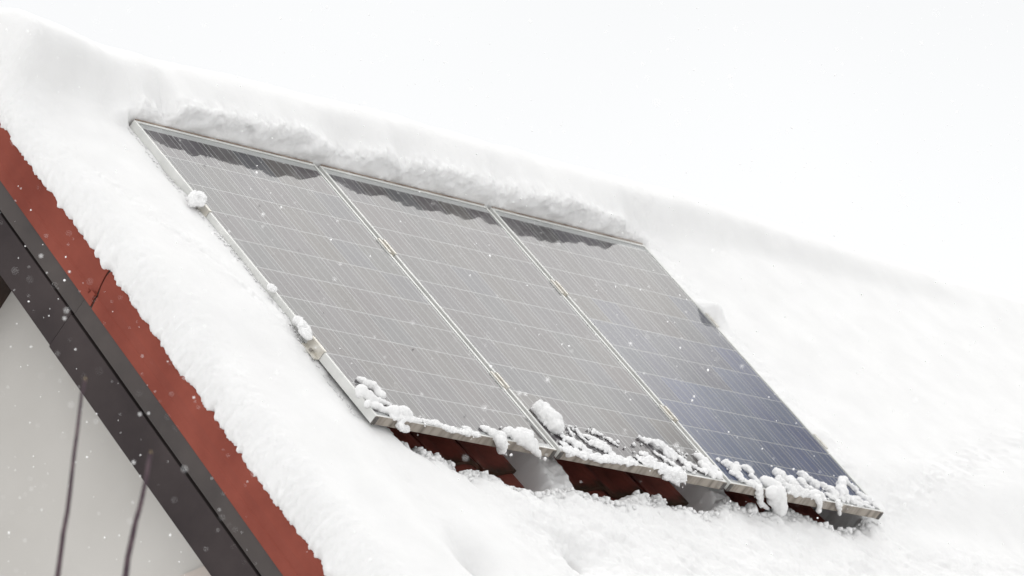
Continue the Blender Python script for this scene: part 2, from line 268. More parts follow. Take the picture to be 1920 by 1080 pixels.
BLOBS={
'A':[(1.0,[(0.073,0.209,0.0044,0.011),(0.092,0.187,0.0047,0.0117),(0.127,0.168,0.005,0.0124),(0.124,0.132,0.0053,0.0132)]),(1.0,[(0.006,0.128,0.007,0.0176),(0.027,0.107,0.0066,0.0165),(0.056,0.09,0.0061,0.0154)]),(1.0,[(0.078,0.094,0.0039,0.0099),(0.138,0.085,0.0026,0.0066)]),(1.0,[(-0.008,0.06,0.0039,0.0099),(0.053,0.052,0.0039,0.0099),(0.09,0.037,0.0039,0.0099)]),(1.0,[(0.107,0.04,0.0075,0.0187),(0.16,0.043,0.0066,0.0165),(0.2,0.039,0.0057,0.0143)]),(1.0,[(0.22,0.082,0.0022,0.0055),(0.218,0.058,0.0031,0.0077)]),(0.6,[(0.095,0.011,0.0029,0.0121),(0.202,0.017,0.0025,0.0104),(0.247,0.02,0.0021,0.0088)]),(0.7,[(0.021,0.106,0.0028,0.0099),(0.063,0.054,0.0029,0.0104),(0.141,0.026,0.0031,0.011)])],
'icy':[(1,[(0.123,-0.011,-0.0115,0.0121),(0.154,-0.01,-0.0218,0.0104),(0.179,-0.009,-0.0258,0.0088)]),(1,[(0.134,-0.009,0.0029,0.0088)])],
'B':[(0.8,[(0.264,0.021,0.0025,0.0077),(0.334,0.023,0.0025,0.0079),(0.39,0.008,0.0026,0.0081),(0.432,-0.003,0.0027,0.0083),(0.496,0.0,0.0027,0.0086),(0.544,-0.004,0.0028,0.0088)]),(0.8,[(0.286,0.016,0.0025,0.0077),(0.35,0.011,0.0025,0.0077),(0.418,-0.01,0.0025,0.0077)]),(1.0,[(0.491,0.027,0.0031,0.0077),(0.512,0.01,0.0031,0.0077)])],
'C':[(1.0,[(0.608,0.052,0.0031,0.0077),(0.628,0.036,0.0048,0.0121),(0.644,0.015,0.0066,0.0165)]),(1.0,[(0.653,0.016,0.0075,0.0187),(0.669,0.005,0.0083,0.0208)]),(1,[(0.65,-0.015,0.0067,0.0176),(0.68,-0.013,-0.0158,0.0148),(0.699,-0.011,-0.0363,0.0121)]),(1.0,[(0.735,0.048,0.0048,0.0121),(0.813,0.047,0.0066,0.0165),(0.853,0.044,0.0083,0.0208)]),(1.0,[(0.77,0.019,0.0083,0.0208),(0.819,0.015,0.0088,0.0219),(0.847,0.006,0.0092,0.023)]),(1,[(0.827,-0.013,0.0035,0.0143),(0.868,-0.011,-0.0101,0.0115),(0.896,-0.009,-0.022,0.0088)]),(1,[(0.894,-0.009,-0.0154,0.0077),(0.925,-0.006,-0.0441,0.0033)])],
'E':[(1.0,[(1.083,0.22,0.0171,0.0285),(1.078,0.188,0.0169,0.0282),(1.079,0.157,0.0167,0.0278),(1.084,0.132,0.0165,0.0274)]),(1.0,[(1.108,0.217,0.0165,0.0165),(1.117,0.181,0.0176,0.0176),(1.12,0.154,0.0187,0.0187)]),(1.0,[(1.095,0.131,0.0035,0.0088),(1.07,0.106,0.0022,0.0055)])],
'F':[(0.7,[(1.223,0.181,0.0015,0.0053),(1.237,0.158,0.0017,0.0059),(1.234,0.121,0.0018,0.0065),(1.246,0.101,0.002,0.0071)]),(0.5,[(1.099,0.103,0.0014,0.0071),(1.12,0.085,0.0019,0.0094),(1.151,0.061,0.0023,0.0116)]),(0.6,[(1.268,0.134,0.0021,0.0089),(1.299,0.11,0.0027,0.0111),(1.33,0.086,0.0032,0.0134)]),(0.7,[(1.361,0.171,0.0017,0.0062),(1.408,0.147,0.0015,0.0053),(1.443,0.113,0.0012,0.0045)]),(0.6,[(1.265,0.089,0.0028,0.0116),(1.314,0.076,0.003,0.0125),(1.352,0.043,0.0032,0.0134)]),(0.4,[(1.163,0.057,0.0017,0.0107),(1.196,0.027,0.0017,0.0107)]),(0.35,[(1.065,0.046,0.0012,0.0089),(1.079,0.02,0.0014,0.0098),(1.154,0.012,0.0015,0.0107)]),(0.4,[(1.335,0.03,0.0019,0.0116),(1.403,0.021,0.0014,0.0089),(1.478,0.02,0.001,0.0062)]),(0.35,[(1.211,0.008,0.0011,0.008),(1.302,0.01,0.0014,0.0098)]),(0.6,[(1.192,0.158,0.001,0.004),(1.181,0.119,0.001,0.004),(1.161,0.079,0.001,0.004)]),(0.5,[(1.033,0.011,0.002,0.0098),(1.138,-0.006,0.0018,0.0092),(1.276,-0.002,0.0017,0.0086),(1.447,0.011,0.0016,0.008)])],
'G':[(1.0,[(1.641,0.189,0.0029,0.0071),(1.665,0.178,0.0034,0.0085),(1.703,0.168,0.0039,0.0098)]),(1.0,[(1.719,0.163,0.0061,0.0152),(1.741,0.144,0.0064,0.016),(1.749,0.093,0.0068,0.0169)]),(0.6,[(1.56,0.086,0.0024,0.0098),(1.58,0.075,0.0026,0.0107),(1.603,0.049,0.0028,0.0116)]),(0.6,[(1.663,0.113,0.0015,0.0062),(1.697,0.075,0.0019,0.008),(1.741,0.038,0.0024,0.0098)]),(0.4,[(1.505,0.033,0.0014,0.0089),(1.583,0.017,0.0018,0.0111),(1.671,0.003,0.0021,0.0134)]),(0.6,[(1.807,0.109,0.0021,0.0089),(1.812,0.08,0.0025,0.0103),(1.808,0.042,0.0028,0.0116)]),(0.7,[(1.84,0.135,0.001,0.0036),(1.863,0.117,0.001,0.0036)]),(0.4,[(1.854,0.082,0.001,0.0062),(1.878,0.056,0.0012,0.0076),(1.9,0.038,0.0014,0.0089)]),(0.5,[(1.521,0.042,0.002,0.0098),(1.61,0.022,0.0021,0.0103),(1.718,0.012,0.0021,0.0107)])],
'drip':[(1,[(1.579,-0.008,-0.0022,0.0071),(1.663,-0.009,-0.0014,0.008),(1.74,-0.009,-0.0049,0.0089)]),(1,[(1.632,-0.009,-0.0183,0.0089),(1.689,-0.01,-0.0218,0.0094),(1.745,-0.01,-0.0194,0.0098)]),(1,[(1.711,-0.008,-0.0354,0.0071),(1.748,-0.006,-0.0475,0.0036)]),(1,[(1.756,-0.007,-0.02,0.0053),(1.786,-0.005,-0.0437,0.0022)])],
'H':[(1.0,[(1.955,0.138,0.005,0.0125),(1.956,0.1,0.0051,0.0128),(1.962,0.064,0.0052,0.0131),(1.969,0.02,0.0053,0.0134)]),(1.0,[(1.926,0.092,0.0043,0.0107),(1.926,0.05,0.0048,0.012),(1.934,0.025,0.0053,0.0134)])],
'I':[(1.0,[(2.085,0.15,0.0021,0.0053)]),(1.0,[(2.107,0.132,0.0043,0.0107),(2.127,0.102,0.0046,0.0116),(2.123,0.059,0.005,0.0125),(2.121,0.036,0.0053,0.0134)]),(1.0,[(2.169,0.129,0.0039,0.0098),(2.168,0.106,0.0039,0.0098)]),(1.0,[(2.226,0.128,0.0036,0.0089),(2.248,0.109,0.0041,0.0103),(2.243,0.096,0.0046,0.0116)]),(1.0,[(2.23,0.08,0.0032,0.008),(2.224,0.041,0.0039,0.0098)]),(1.0,[(2.138,0.026,0.0032,0.008),(2.187,0.019,0.0039,0.0098),(2.209,-0.0,0.0046,0.0116)]),(1,[(2.195,-0.01,0.0048,0.0107),(2.22,-0.01,-0.0244,0.0094),(2.259,-0.009,-0.0515,0.008),(2.304,-0.008,-0.0681,0.0067),(2.332,-0.007,-0.0756,0.0053)]),(1.0,[(2.1,0.072,0.0032,0.008),(2.149,0.021,0.0032,0.008),(2.19,0.013,0.0032,0.008)])],
'J':[(1.0,[(2.286,0.048,0.0068,0.0169),(2.3,0.031,0.008,0.0201),(2.315,0.013,0.0093,0.0232)]),(1,[(2.255,-0.018,0.0073,0.0232),(2.303,-0.019,-0.001,0.0245),(2.335,-0.02,-0.0181,0.0259)]),(1,[(2.322,-0.017,-0.0283,0.0223),(2.362,-0.018,-0.0481,0.0227),(2.381,-0.018,-0.0644,0.0232)]),(1,[(2.365,-0.01,-0.0149,0.0107),(2.402,-0.01,-0.0484,0.0107)])],
'K':[(1.0,[(2.431,0.129,0.005,0.0125),(2.448,0.105,0.0056,0.014),(2.47,0.086,0.0062,0.0155),(2.469,0.05,0.0068,0.0169)]),(1.0,[(2.495,0.094,0.0061,0.0152),(2.491,0.063,0.0057,0.0143),(2.428,0.014,0.0053,0.0134)]),(1.0,[(2.619,0.156,0.0046,0.0116),(2.627,0.134,0.0051,0.0128),(2.64,0.105,0.0056,0.014),(2.662,0.089,0.0061,0.0152)]),(1.0,[(2.559,0.09,0.0057,0.0143),(2.576,0.056,0.0053,0.0134)]),(0.7,[(2.397,0.005,0.0022,0.008),(2.506,0.016,0.0027,0.0098),(2.619,0.012,0.0032,0.0116)]),(0.8,[(2.594,0.047,0.0029,0.0089),(2.636,0.03,0.0037,0.0116)]),(1,[(2.564,-0.011,0.015,0.0116),(2.602,-0.009,-0.0134,0.0089),(2.622,-0.008,-0.0412,0.0062)]),(1.0,[(2.397,0.077,0.0053,0.0134),(2.424,0.037,0.0053,0.0134),(2.509,0.021,0.0053,0.0134),(2.612,0.024,0.0053,0.0134)])],
'L':[(1.0,[(2.718,0.105,0.0039,0.0098),(2.73,0.083,0.0046,0.0116),(2.734,0.045,0.0053,0.0134)]),(0.7,[(2.689,0.056,0.002,0.0071),(2.713,0.021,0.0027,0.0098)]),(1,[(2.693,-0.01,0.0135,0.0098),(2.726,-0.008,-0.0093,0.0071),(2.756,-0.007,-0.0359,0.0045)])],
'M':[(1.0,[(2.92,0.173,0.0046,0.0116),(2.848,0.118,0.0061,0.0152),(2.799,0.061,0.0075,0.0187)]),(1.0,[(2.935,0.168,0.0029,0.0071),(2.943,0.142,0.0032,0.008),(2.956,0.117,0.0036,0.0089)]),(1.0,[(2.834,0.078,0.0053,0.0134),(2.81,0.044,0.0046,0.0116)]),(0.8,[(2.84,0.038,0.0037,0.0116),(2.884,0.022,0.004,0.0125)]),(1.0,[(2.949,0.096,0.0036,0.0089),(2.974,0.07,0.0034,0.0085),(2.997,0.031,0.0032,0.008)]),(0.6,[(2.906,0.025,0.0017,0.0071),(2.967,0.017,0.0013,0.0053)]),(0.8,[(2.773,0.039,0.0031,0.0098),(2.876,0.057,0.0029,0.0089),(2.935,0.029,0.0026,0.008)])],
'P':[(1.0,[(-0.061,1.197,0.012,0.0134),(-0.021,1.215,0.013,0.0144),(-0.014,1.194,0.0139,0.0154)]),(1.0,[(0.004,1.232,0.0113,0.0103),(-0.014,1.199,0.0136,0.0123)]),(1.0,[(-0.062,1.182,0.0037,0.0123),(-0.017,1.18,0.004,0.0134)])],
'Q':[(1.0,[(-0.019,0.699,0.0062,0.0125),(-0.01,0.687,0.0053,0.0107)])],
'R':[(1.0,[(-0.015,0.511,0.0058,0.0117),(-0.008,0.487,0.0067,0.0134),(-0.016,0.451,0.0075,0.0151)]),(1.0,[(-0.029,0.476,0.0027,0.0137),(-0.032,0.438,0.0023,0.0117),(-0.022,0.424,0.0019,0.0096)])],
'S':[(1.0,[(0.004,1.724,0.0049,0.0123),(0.031,1.716,0.0033,0.0082)])],
}

# ------------------------------------------------------------------ ground
def ground():
    V, F = [], []
    for i, x in enumerate((-600, -40, 0, 40, 600)):
        for y in (-600, -40, 0, 40, 600): V.append((x, y, GROUND_Z))
    for i in range(4):
        for j in range(4): F.append((i * 5 + j, (i + 1) * 5 + j, (i + 1) * 5 + j + 1, i * 5 + j + 1))
    o = bpy.data.objects.new('ground', mk('ground', V, F, SNOW)); COL.objects.link(o)
    tag(o, 'flat snow covered ground around the house', 'ground', kind='structure')
ground()

# ------------------------------------------------------------------ house
TILE_N = -0.20                       # crest of the tiles below the panel face
def skew(v): return 0.038 * (v - 0.6)  # the verge runs a touch out of line with the panels
VR, ROOF_END = 1.91, 8.9
house = thing('house', 'house with a snow laden tiled roof, red verge and dark fascia over a pale gable', 'house')

def strip(name, m, u0, u1, v0, v1, n0, n1, bev=0.002):
    """board along the verge, its lower and upper edges following the verge line; rows along v keep it slightly wavy"""
    k = max(2, int((v1 - v0) / 0.25)); V = []
    for i in range(k + 1):
        v = v0 + (v1 - v0) * i / k
        w = 0.0015 * math.sin(v * 5.1 + n0 * 40) if 0 < i < k else 0
        for (u, n) in ((u0 + w, n0), (u0 + w * 0.5, n1), (u1, n1), (u1, n0)): V.append((u, v, n + skew(v)))
    F = [(0, 1, 2, 3), tuple(4 * k + j for j in (3, 2, 1, 0))]
    for i in range(k):
        for j in range(4):
            a, b = 4 * i + j, 4 * i + (j + 1) % 4
            F.append((b, a, a + 4, b + 4))
    me = mk(name, V, F, m); 
    bm = bmesh.new(); bm.from_mesh(me); bmesh.ops.recalc_face_normals(bm, faces=bm.faces); bm.to_mesh(me); bm.free()
    return obj(name, me, house)

# red verge flashing in two lapped lengths: face, lower step and a flange turned over the tiles
def flashing(v0, v1, prof):
    k = 24; V = []; m = len(prof)
    for i in range(k + 1):
        t = i / k
        for j, (u, n) in enumerate(prof):
            v = v0 + (v1 - v0) * t
            # the lap runs aslant
            v += -0.18 * (-0.19 - n) * (1 if -0.33 < n else 0)
            V.append((u + 0.0015 * math.sin(v * 4 + j), v, n + skew(v)))
    F = []
    for i in range(k):
        for j in range(m):
            a, b = i * m + j, i * m + (j + 1) % m
            F.append((a, b, b + m, a + m))
    F += [tuple(range(m - 1, -1, -1)), tuple(k * m + j for j in range(m))]
    me = mk('verge_flashing', V, F, RED)
    bm = bmesh.new(); bm.from_mesh(me); bmesh.ops.recalc_face_normals(bm, faces=bm.faces); bm.to_mesh(me); bm.free()
    return obj('verge_flashing', me, house)
prof_up = [(-0.42, -0.188), (-0.548, -0.183), (-0.558, -0.190), (-0.563, -0.205), (-0.564, -0.245), (-0.560, -0.283), (-0.563, -0.289), (-0.560, -0.329), (-0.552, -0.329), (-0.552, -0.21), (-0.54, -0.197), (-0.42, -0.198)]
prof_lo = [(-0.42, -0.186), (-0.550, -0.180), (-0.562, -0.188), (-0.569, -0.205), (-0.570, -0.245), (-0.562, -0.283), (-0.564, -0.289), (-0.561, -0.329), (-0.552, -0.329), (-0.552, -0.21), (-0.54, -0.197), (-0.42, -0.198)]
fl_lo = flashing(-2.15, 0.880, prof_lo)
fl_up = flashing(0.893, 2.02, prof_up)
# the little folded clip where the two lengths meet
V, F = join([box_vf((-0.575, 0.870, -0.300), (-0.561, 0.892, -0.278)), cyl_vf((-0.573, 0.905, -0.296), 0.006, 0.012, 6)])
obj('flashing_clip', mk('flashing_clip', [(a, b, c + 0.01) for a, b, c in V], F, RED), fl_lo)
strip('seam_backing', WOOD, -0.556, -0.552, 0.855, 0.915, -0.33, -0.19)
strip('trim_strip', TRIM, -0.556, -0.530, -2.15, 0.911, -0.400, -0.331)
strip('trim_strip', TRIM, -0.553, -0.530, 0.9145, 2.0, -0.401, -0.331)
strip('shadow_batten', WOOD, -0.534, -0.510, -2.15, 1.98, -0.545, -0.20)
strip('fascia_board', FASC, -0.558, -0.536, -2.15, 0.922, -0.557, -0.411)
strip('fascia_board', FASC, -0.5535, -0.536, 0.9275, 1.98, -0.554, -0.411)
# rust bloom below the trim lap is dirt on the strip itself: a small stained repair plate
strip('soffit_board', FASC, -0.533, -0.27, -2.1, 1.9, -0.565, -0.545)

# roof decks (front and back slope), ridge at VR
def slab(name, vmax, n0, n1, back=False):
    V, F = box_vf((-0.50, -2.05, n0), (ROOF_END - 0.1, vmax, n1))
    return obj(name, mk(name, V, F, WOOD), house)
slab('roof_deck', VR - 0.25, -0.50, -0.245)
# back slope, built from the ridge down the other side (world: mirrored pitch)
ridge = Vector((0, math.cos(PITCH) * VR - math.sin(PITCH) * -0.1, math.sin(PITCH) * VR + math.cos(PITCH) * -0.1))
bdir = Vector((0, math.cos(PITCH), -math.sin(PITCH))); bnor = Vector((0, math.sin(PITCH), math.cos(PITCH)))
Minv = RX.inverted()
def backpt(u, s, n): return tuple(Minv @ (ridge + bdir * s + bnor * n + Vector((u, 0, 0))))
V = [backpt(u, s, n) for n in (-0.45, -0.12) for (u, s) in ((-0.5, 0.05), (8.8, 0.05), (8.8, 4.0), (-0.5, 4.0))]
obj('roof_deck', mk('roof_deck', V, [(0, 3, 2, 1), (4, 5, 6, 7), (0, 1, 5, 4), (1, 2, 6, 5), (2, 3, 7, 6), (3, 0, 4, 7)], WOOD), house)

# gable walls and long walls, in world coordinates brought into the house frame
zr = ridge.z - 0.62
def world_part(name, V, F, m):
    return obj(name, mk(name, [tuple(Minv @ Vector(p)) for p in V], F, m), house)
def gable(u0, u1):
    yF, yB = ridge.y - 2.75, ridge.y + 2.75
    pts = [(yF, GROUND_Z - 0.3), (yB, GROUND_Z - 0.3), (yB, zr - 2.75 * math.tan(PITCH) + 0.12), (ridge.y, zr + 0.12), (yF, zr - 2.75 * math.tan(PITCH) + 0.12)]
    V = [(u0, y, z) for y, z in pts] + [(u1, y, z) for y, z in pts]
    F = [(4, 3, 2, 1, 0), (5, 6, 7, 8, 9)] + [(i, (i + 1) % 5, 5 + (i + 1) % 5, 5 + i) for i in range(5)]
    return world_part('gable_wall', V, F, WALL)
gable(-0.30, 0.0); gable(8.3, 8.6)
for y0, y1 in ((ridge.y - 2.75, ridge.y - 2.45), (ridge.y + 2.45, ridge.y + 2.75)):
    V, F = box_vf((0.002, y0, GROUND_Z - 0.3), (8.298, y1, zr - 2.75 * math.tan(PITCH) + 0.1)); world_part('long_wall', V, F, WALL)
# plaster band, slightly proud of the gable
V = [(-0.318, 0.35, -0.475), (-0.318, 0.62, -0.535), (-0.318, 0.62, -0.80), (-0.318, 0.35, -0.80)]
V += [(-0.302, b, c) for a, b, c in V]
world_part('plaster_band', V, [(0, 1, 2, 3), (7, 6, 5, 4), (1, 0, 4, 5), (2, 1, 5, 6), (3, 2, 6, 7), (0, 3, 7, 4)], BAND)
# purlin end under the soffit
V, F = box_vf((-0.52, 1.466, -0.82), (-0.29, 1.62, -0.545)); obj('purlin', mk('purlin', V, F, WOOD), house)

# roof tiles round the panels: every one its own part
def tile_mesh():
    w, l, th = 0.247, 0.42, 0.014; nx = 9
    xs = [-w / 2 + w * i / (nx - 1) for i in range(nx)]
    zs = [0.024 * max(0.0, math.cos((x - 0.055) / 0.075 * math.pi / 2)) ** 0.9 if abs(x - 0.055) < 0.075 else (0.006 if i == 0 else 0.0) for i, x in enumerate(xs)]
    V = []
    for (y, lift, dz) in ((0.0, 0.022, 0.0), (l, 0.0, 0.0), (0.0, 0.022, -th)):
        V += [(x, y, z + lift + dz) for x, z in zip(xs, zs)]
    F = []
    for i in range(nx - 1):
        F.append((i, i + 1, nx + i + 1, nx + i)); F.append((2 * nx + i, 2 * nx + i + 1, i + 1, i))
    F.append((0, nx, 2 * nx)); F.append((nx - 1, 3 * nx - 1, 2 * nx - 1))
    return mk('roof_tile', V, F, TILE)
tme = tile_mesh()
for r in range(5):
    for c in range(14):
        v0 = 0.125 - 0.335 * r + 0.335 * 2 - 0.335
        u0 = -0.02 + 0.252 * c
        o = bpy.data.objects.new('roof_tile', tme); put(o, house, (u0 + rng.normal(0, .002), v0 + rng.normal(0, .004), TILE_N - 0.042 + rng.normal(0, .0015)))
        o.rotation_euler = (rng.normal(0, .004), rng.normal(0, .006), rng.normal(0, .006))

# ------------------------------------------------------------------ solar panels
PW, PP, PH, FT = 0.9911, 1.0164, 1.6876, 0.036
LIP = 0.0115
def rail_mesh(name, w, l, mats, front=None):
    V, F = box_vf((0, 0, -FT), (w, l, 0)); me = mk(name, V, F, mats); bevel(me, 0.0012)
    if front is not None:
        for p in me.polygons:
            if p.normal.y < -0.5: p.material_index = front
    return me
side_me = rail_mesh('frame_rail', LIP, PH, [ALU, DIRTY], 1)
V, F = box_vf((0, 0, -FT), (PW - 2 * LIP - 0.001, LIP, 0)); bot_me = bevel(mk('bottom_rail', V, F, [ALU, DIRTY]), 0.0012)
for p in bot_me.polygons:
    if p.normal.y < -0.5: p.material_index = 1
top_me = bevel(mk('top_rail', V, F, [ALU, TOPALU]), 0.0012)
V2, F2 = box_vf((0, 0, -FT), (PW - 2 * LIP - 0.001, 0.006, 0.0022)); lip_me = mk('top_lip', V2, F2, TOPALU)
cellp_u, cellp_v = (PW - 2 * LIP - 0.008) / 6, 0.1616
V, F = box_vf((-cellp_u / 2 + 0.0029, -cellp_v / 2 + 0.0029, 0), (cellp_u / 2 - 0.0029, cellp_v / 2 - 0.0029, 0.0004)); cell_me = mk('solar_cell', V, F, CELL); sky_tint_me = mk('solar_cell_sky_tint', V, F, CELL_SKY); sky_tint_mild_me = mk('solar_cell_sky_tint_mild', V, F, CELL_SKY_MILD)
V, F = box_vf((0.002, 0.002, -0.009), (PW - 0.002, PH - 0.002, -0.0052)); sheet_me = mk('backsheet', V, F, SHEET)
V, F = box_vf((0.004, 0.004, -0.0050), (PW - 0.004, PH - 0.004, -0.0024)); glass_me = mk('glass_pane', V, F, [GLASS, CLEAR])
for p in glass_me.polygons: p.material_index = 0 if p.normal.z > 0.5 else 1
V, F = box_vf((-0.0012, -0.0012, -FT - 0.0005), (LIP + 0.006, 0.003, -0.004)); corner_me = mk('corner_key', V, F, DARK)
panel_labels = ['left solar panel, tangled snow at its lower left corner and along its bottom edge',
                'middle solar panel with an egg shaped snow lump near its lower left corner',
                'right solar panel, its lower half bluest, thick snow tongues over its bottom edge']
for k in range(3):
    P = thing('solar_panel', panel_labels[k], 'solar panel', (k * PP, 0, 0), 'solar panels in a row on the roof')
    obj('backsheet', sheet_me, P)
    for r in range(10):
        for c in range(6):
            tone = r + rng.uniform(-.9, .9) - 0.25 * c
            cm = cell_me if k < 2 or tone > 5.6 else (sky_tint_mild_me if tone > 3.2 else sky_tint_me)
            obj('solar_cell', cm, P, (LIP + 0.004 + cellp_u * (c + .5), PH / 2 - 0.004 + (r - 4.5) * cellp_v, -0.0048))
    obj('glass_pane', glass_me, P)
    obj('frame_rail', side_me, P); obj('frame_rail', side_me, P, (PW - LIP, 0, 0))
    obj('frame_rail', bot_me, P, (LIP + 0.0005, 0.0005, 0))
    t = obj('frame_rail', top_me, P, (LIP + 0.0005, PH - LIP, 0))
    obj('rail_lip', lip_me, t, (0, LIP + 0.0005, 0))
    obj('corner_key', corner_me, P); obj('corner_key', corner_me, P, (PW - LIP - 0.0048, 0, 0))

# mounting rails below the panels
V, F = join([box_vf((-0.045, -0.02, -0.040), (3.075, -0.006, 0)), box_vf((-0.045, 0.006, -0.040), (3.075, 0.02, 0)), box_vf((-0.045, -0.0058, -0.040), (3.075, 0.0058, -0.028))])
rail_long = mk('mounting_rail', V, F, ALU)
for v, lab in ((1.19, 'upper aluminium mounting rail, its end poking out left of the panels under a snow cap'),
               (0.405, 'lower aluminium mounting rail crossing below the panels')):
    R_ = thing('mounting_rail', lab, 'mounting rail', (0, v, -FT - 0.001), 'rails carrying the solar panels')
    obj('channel', rail_long, R_)
    V, F = box_vf((-0.0475, -0.019, -0.039), (-0.0455, 0.019, -0.001)); obj('end_cap', mk('end_cap', V, F, DARK), R_)

# clamps
V, F = join([box_vf((-0.021, -0.043, 0.0008), (-0.009, 0.043, 0.0045)), box_vf((0.009, -0.043, 0.0008), (0.021, 0.043, 0.0045)),
             box_vf((-0.0088, -0.043, -0.014), (0.0088, 0.043, -0.010)), box_vf((-0.0118, -0.043, -0.014), (-0.009, 0.043, 0.0006)), box_vf((0.009, -0.043, -0.014), (0.0118, 0.043, 0.0006))])
mid_me = mk('clamp_body', V, F, CLAMP)
V, F = cyl_vf((0, 0, -0.0098), 0.0065, 0.008, 8); bolt_me = mk('bolt', V, F, BOLT)
V, F = join([box_vf((0.0005, -0.043, 0.0008), (0.010, 0.043, 0.0045)), box_vf((-0.004, -0.043, -0.036), (-0.0005, 0.043, 0.0045)), box_vf((-0.026, -0.043, -0.036), (-0.0042, 0.043, -0.031))])
end_me = mk('clamp_body', V, F, CLAMP)
for (u, v, lab, kind) in ((PW + 0.01265, 1.185, 'middle clamp high up in the seam between left and middle panels', 0),
                          (PW + 0.01265, 0.40, 'middle clamp low down in the seam between left and middle panels', 0),
                          (PP + PW + 0.01265, 1.175, 'middle clamp high up in the seam between middle and right panels', 0),
                          (PP + PW + 0.01265, 0.41, 'middle clamp low down in the seam between middle and right panels', 0),
                          (-0.0006, 1.185, 'end clamp on the left edge of the array under a snow cap', 1),
                          (-0.0006, 0.39, 'beige end clamp with bolt on the left edge below a snow heap', 1),
                          (2 * PP + PW + 0.0006, 1.195, 'upper end clamp on the right edge of the array, half in snow', 2),
                          (2 * PP + PW + 0.0006, 0.43, 'lower end clamp on the right edge of the array, half in snow', 2)):
    K = thing('panel_clamp', lab, 'clamp', (u, v, 0), 'clamps holding the solar panels')
    if kind == 0:
        obj('clamp_body', mid_me, K); obj('bolt', bolt_me, K)
    else:
        obj('clamp_body', end_me, K); obj('bolt', bolt_me, K, (-0.015, 0, -0.0205))
        if kind == 2: K.rotation_euler = (Matrix.Rotation(PITCH, 3, 'X') @ Matrix.Rotation(math.pi, 3, 'Z')).to_euler()

# ------------------------------------------------------------------ snow blanket on the roof
CR_U = np.array([c[0] for c in sorted(CREST)]); CR_V = np.array([c[1] for c in sorted(CREST)])
def ve_of(u):
    v = np.interp(u, CR_U, CR_V); v = np.where(u < 0.144, 0.133 + (0.144 - u) * 2.0, v)
    return np.where(u > 2.881, 0.002 + (u - 2.881) * 0.4, v)
NT_U = [-0.6, -0.1, 0.0, 0.06, 0.12, 0.17, 0.24, 0.40, 0.60, 0.85, 0.98, 1.04, 1.15, 1.25, 1.40, 1.47, 1.55, 1.75, 2.00, 2.06, 2.15, 2.40, 2.70, 2.85, 2.93, 3.02, 3.3, 4.0, 9]
NT_N = [0.04, 0.03, 0.03, 0.06, 0.05, 0.035, 0.098, 0.105, 0.108, 0.112, 0.108, 0.085, 0.068, 0.085, 0.11, 0.078, 0.10, 0.105, 0.11, 0.085, 0.105, 0.112, 0.095, 0.068, 0.038, 0.025, 0.04, 0.05, 0.05]
RD_U = [-0.7, -.38, -.15, .22, .70, 1.47, 1.97, 2.5, 3.63, 4.2, 4.8, 5.5, 6.07, 9]
RD_V = [2.26, 2.186, 2.129, 2.093, 2.121, 2.155, 2.141, 2.126, 2.119, 2.078, 2.035, 1.992, 1.971, 1.93]
def mound(u, v):
    m = np.full(np.broadcast(u, v).shape, -0.33)
    for c, w in ((1.115, 0.045), (2.145, 0.05), (3.34, 0.20)):
        d = np.maximum(0, np.abs(u - c - 0.1 * (v - 0.1)) - w)
        m = np.maximum(m, -0.118 - 0.0 * d - 70 * d * d + 0.10 * np.maximum(0, v) - 0.6 * np.maximum(0, v - 0.3))
    return m
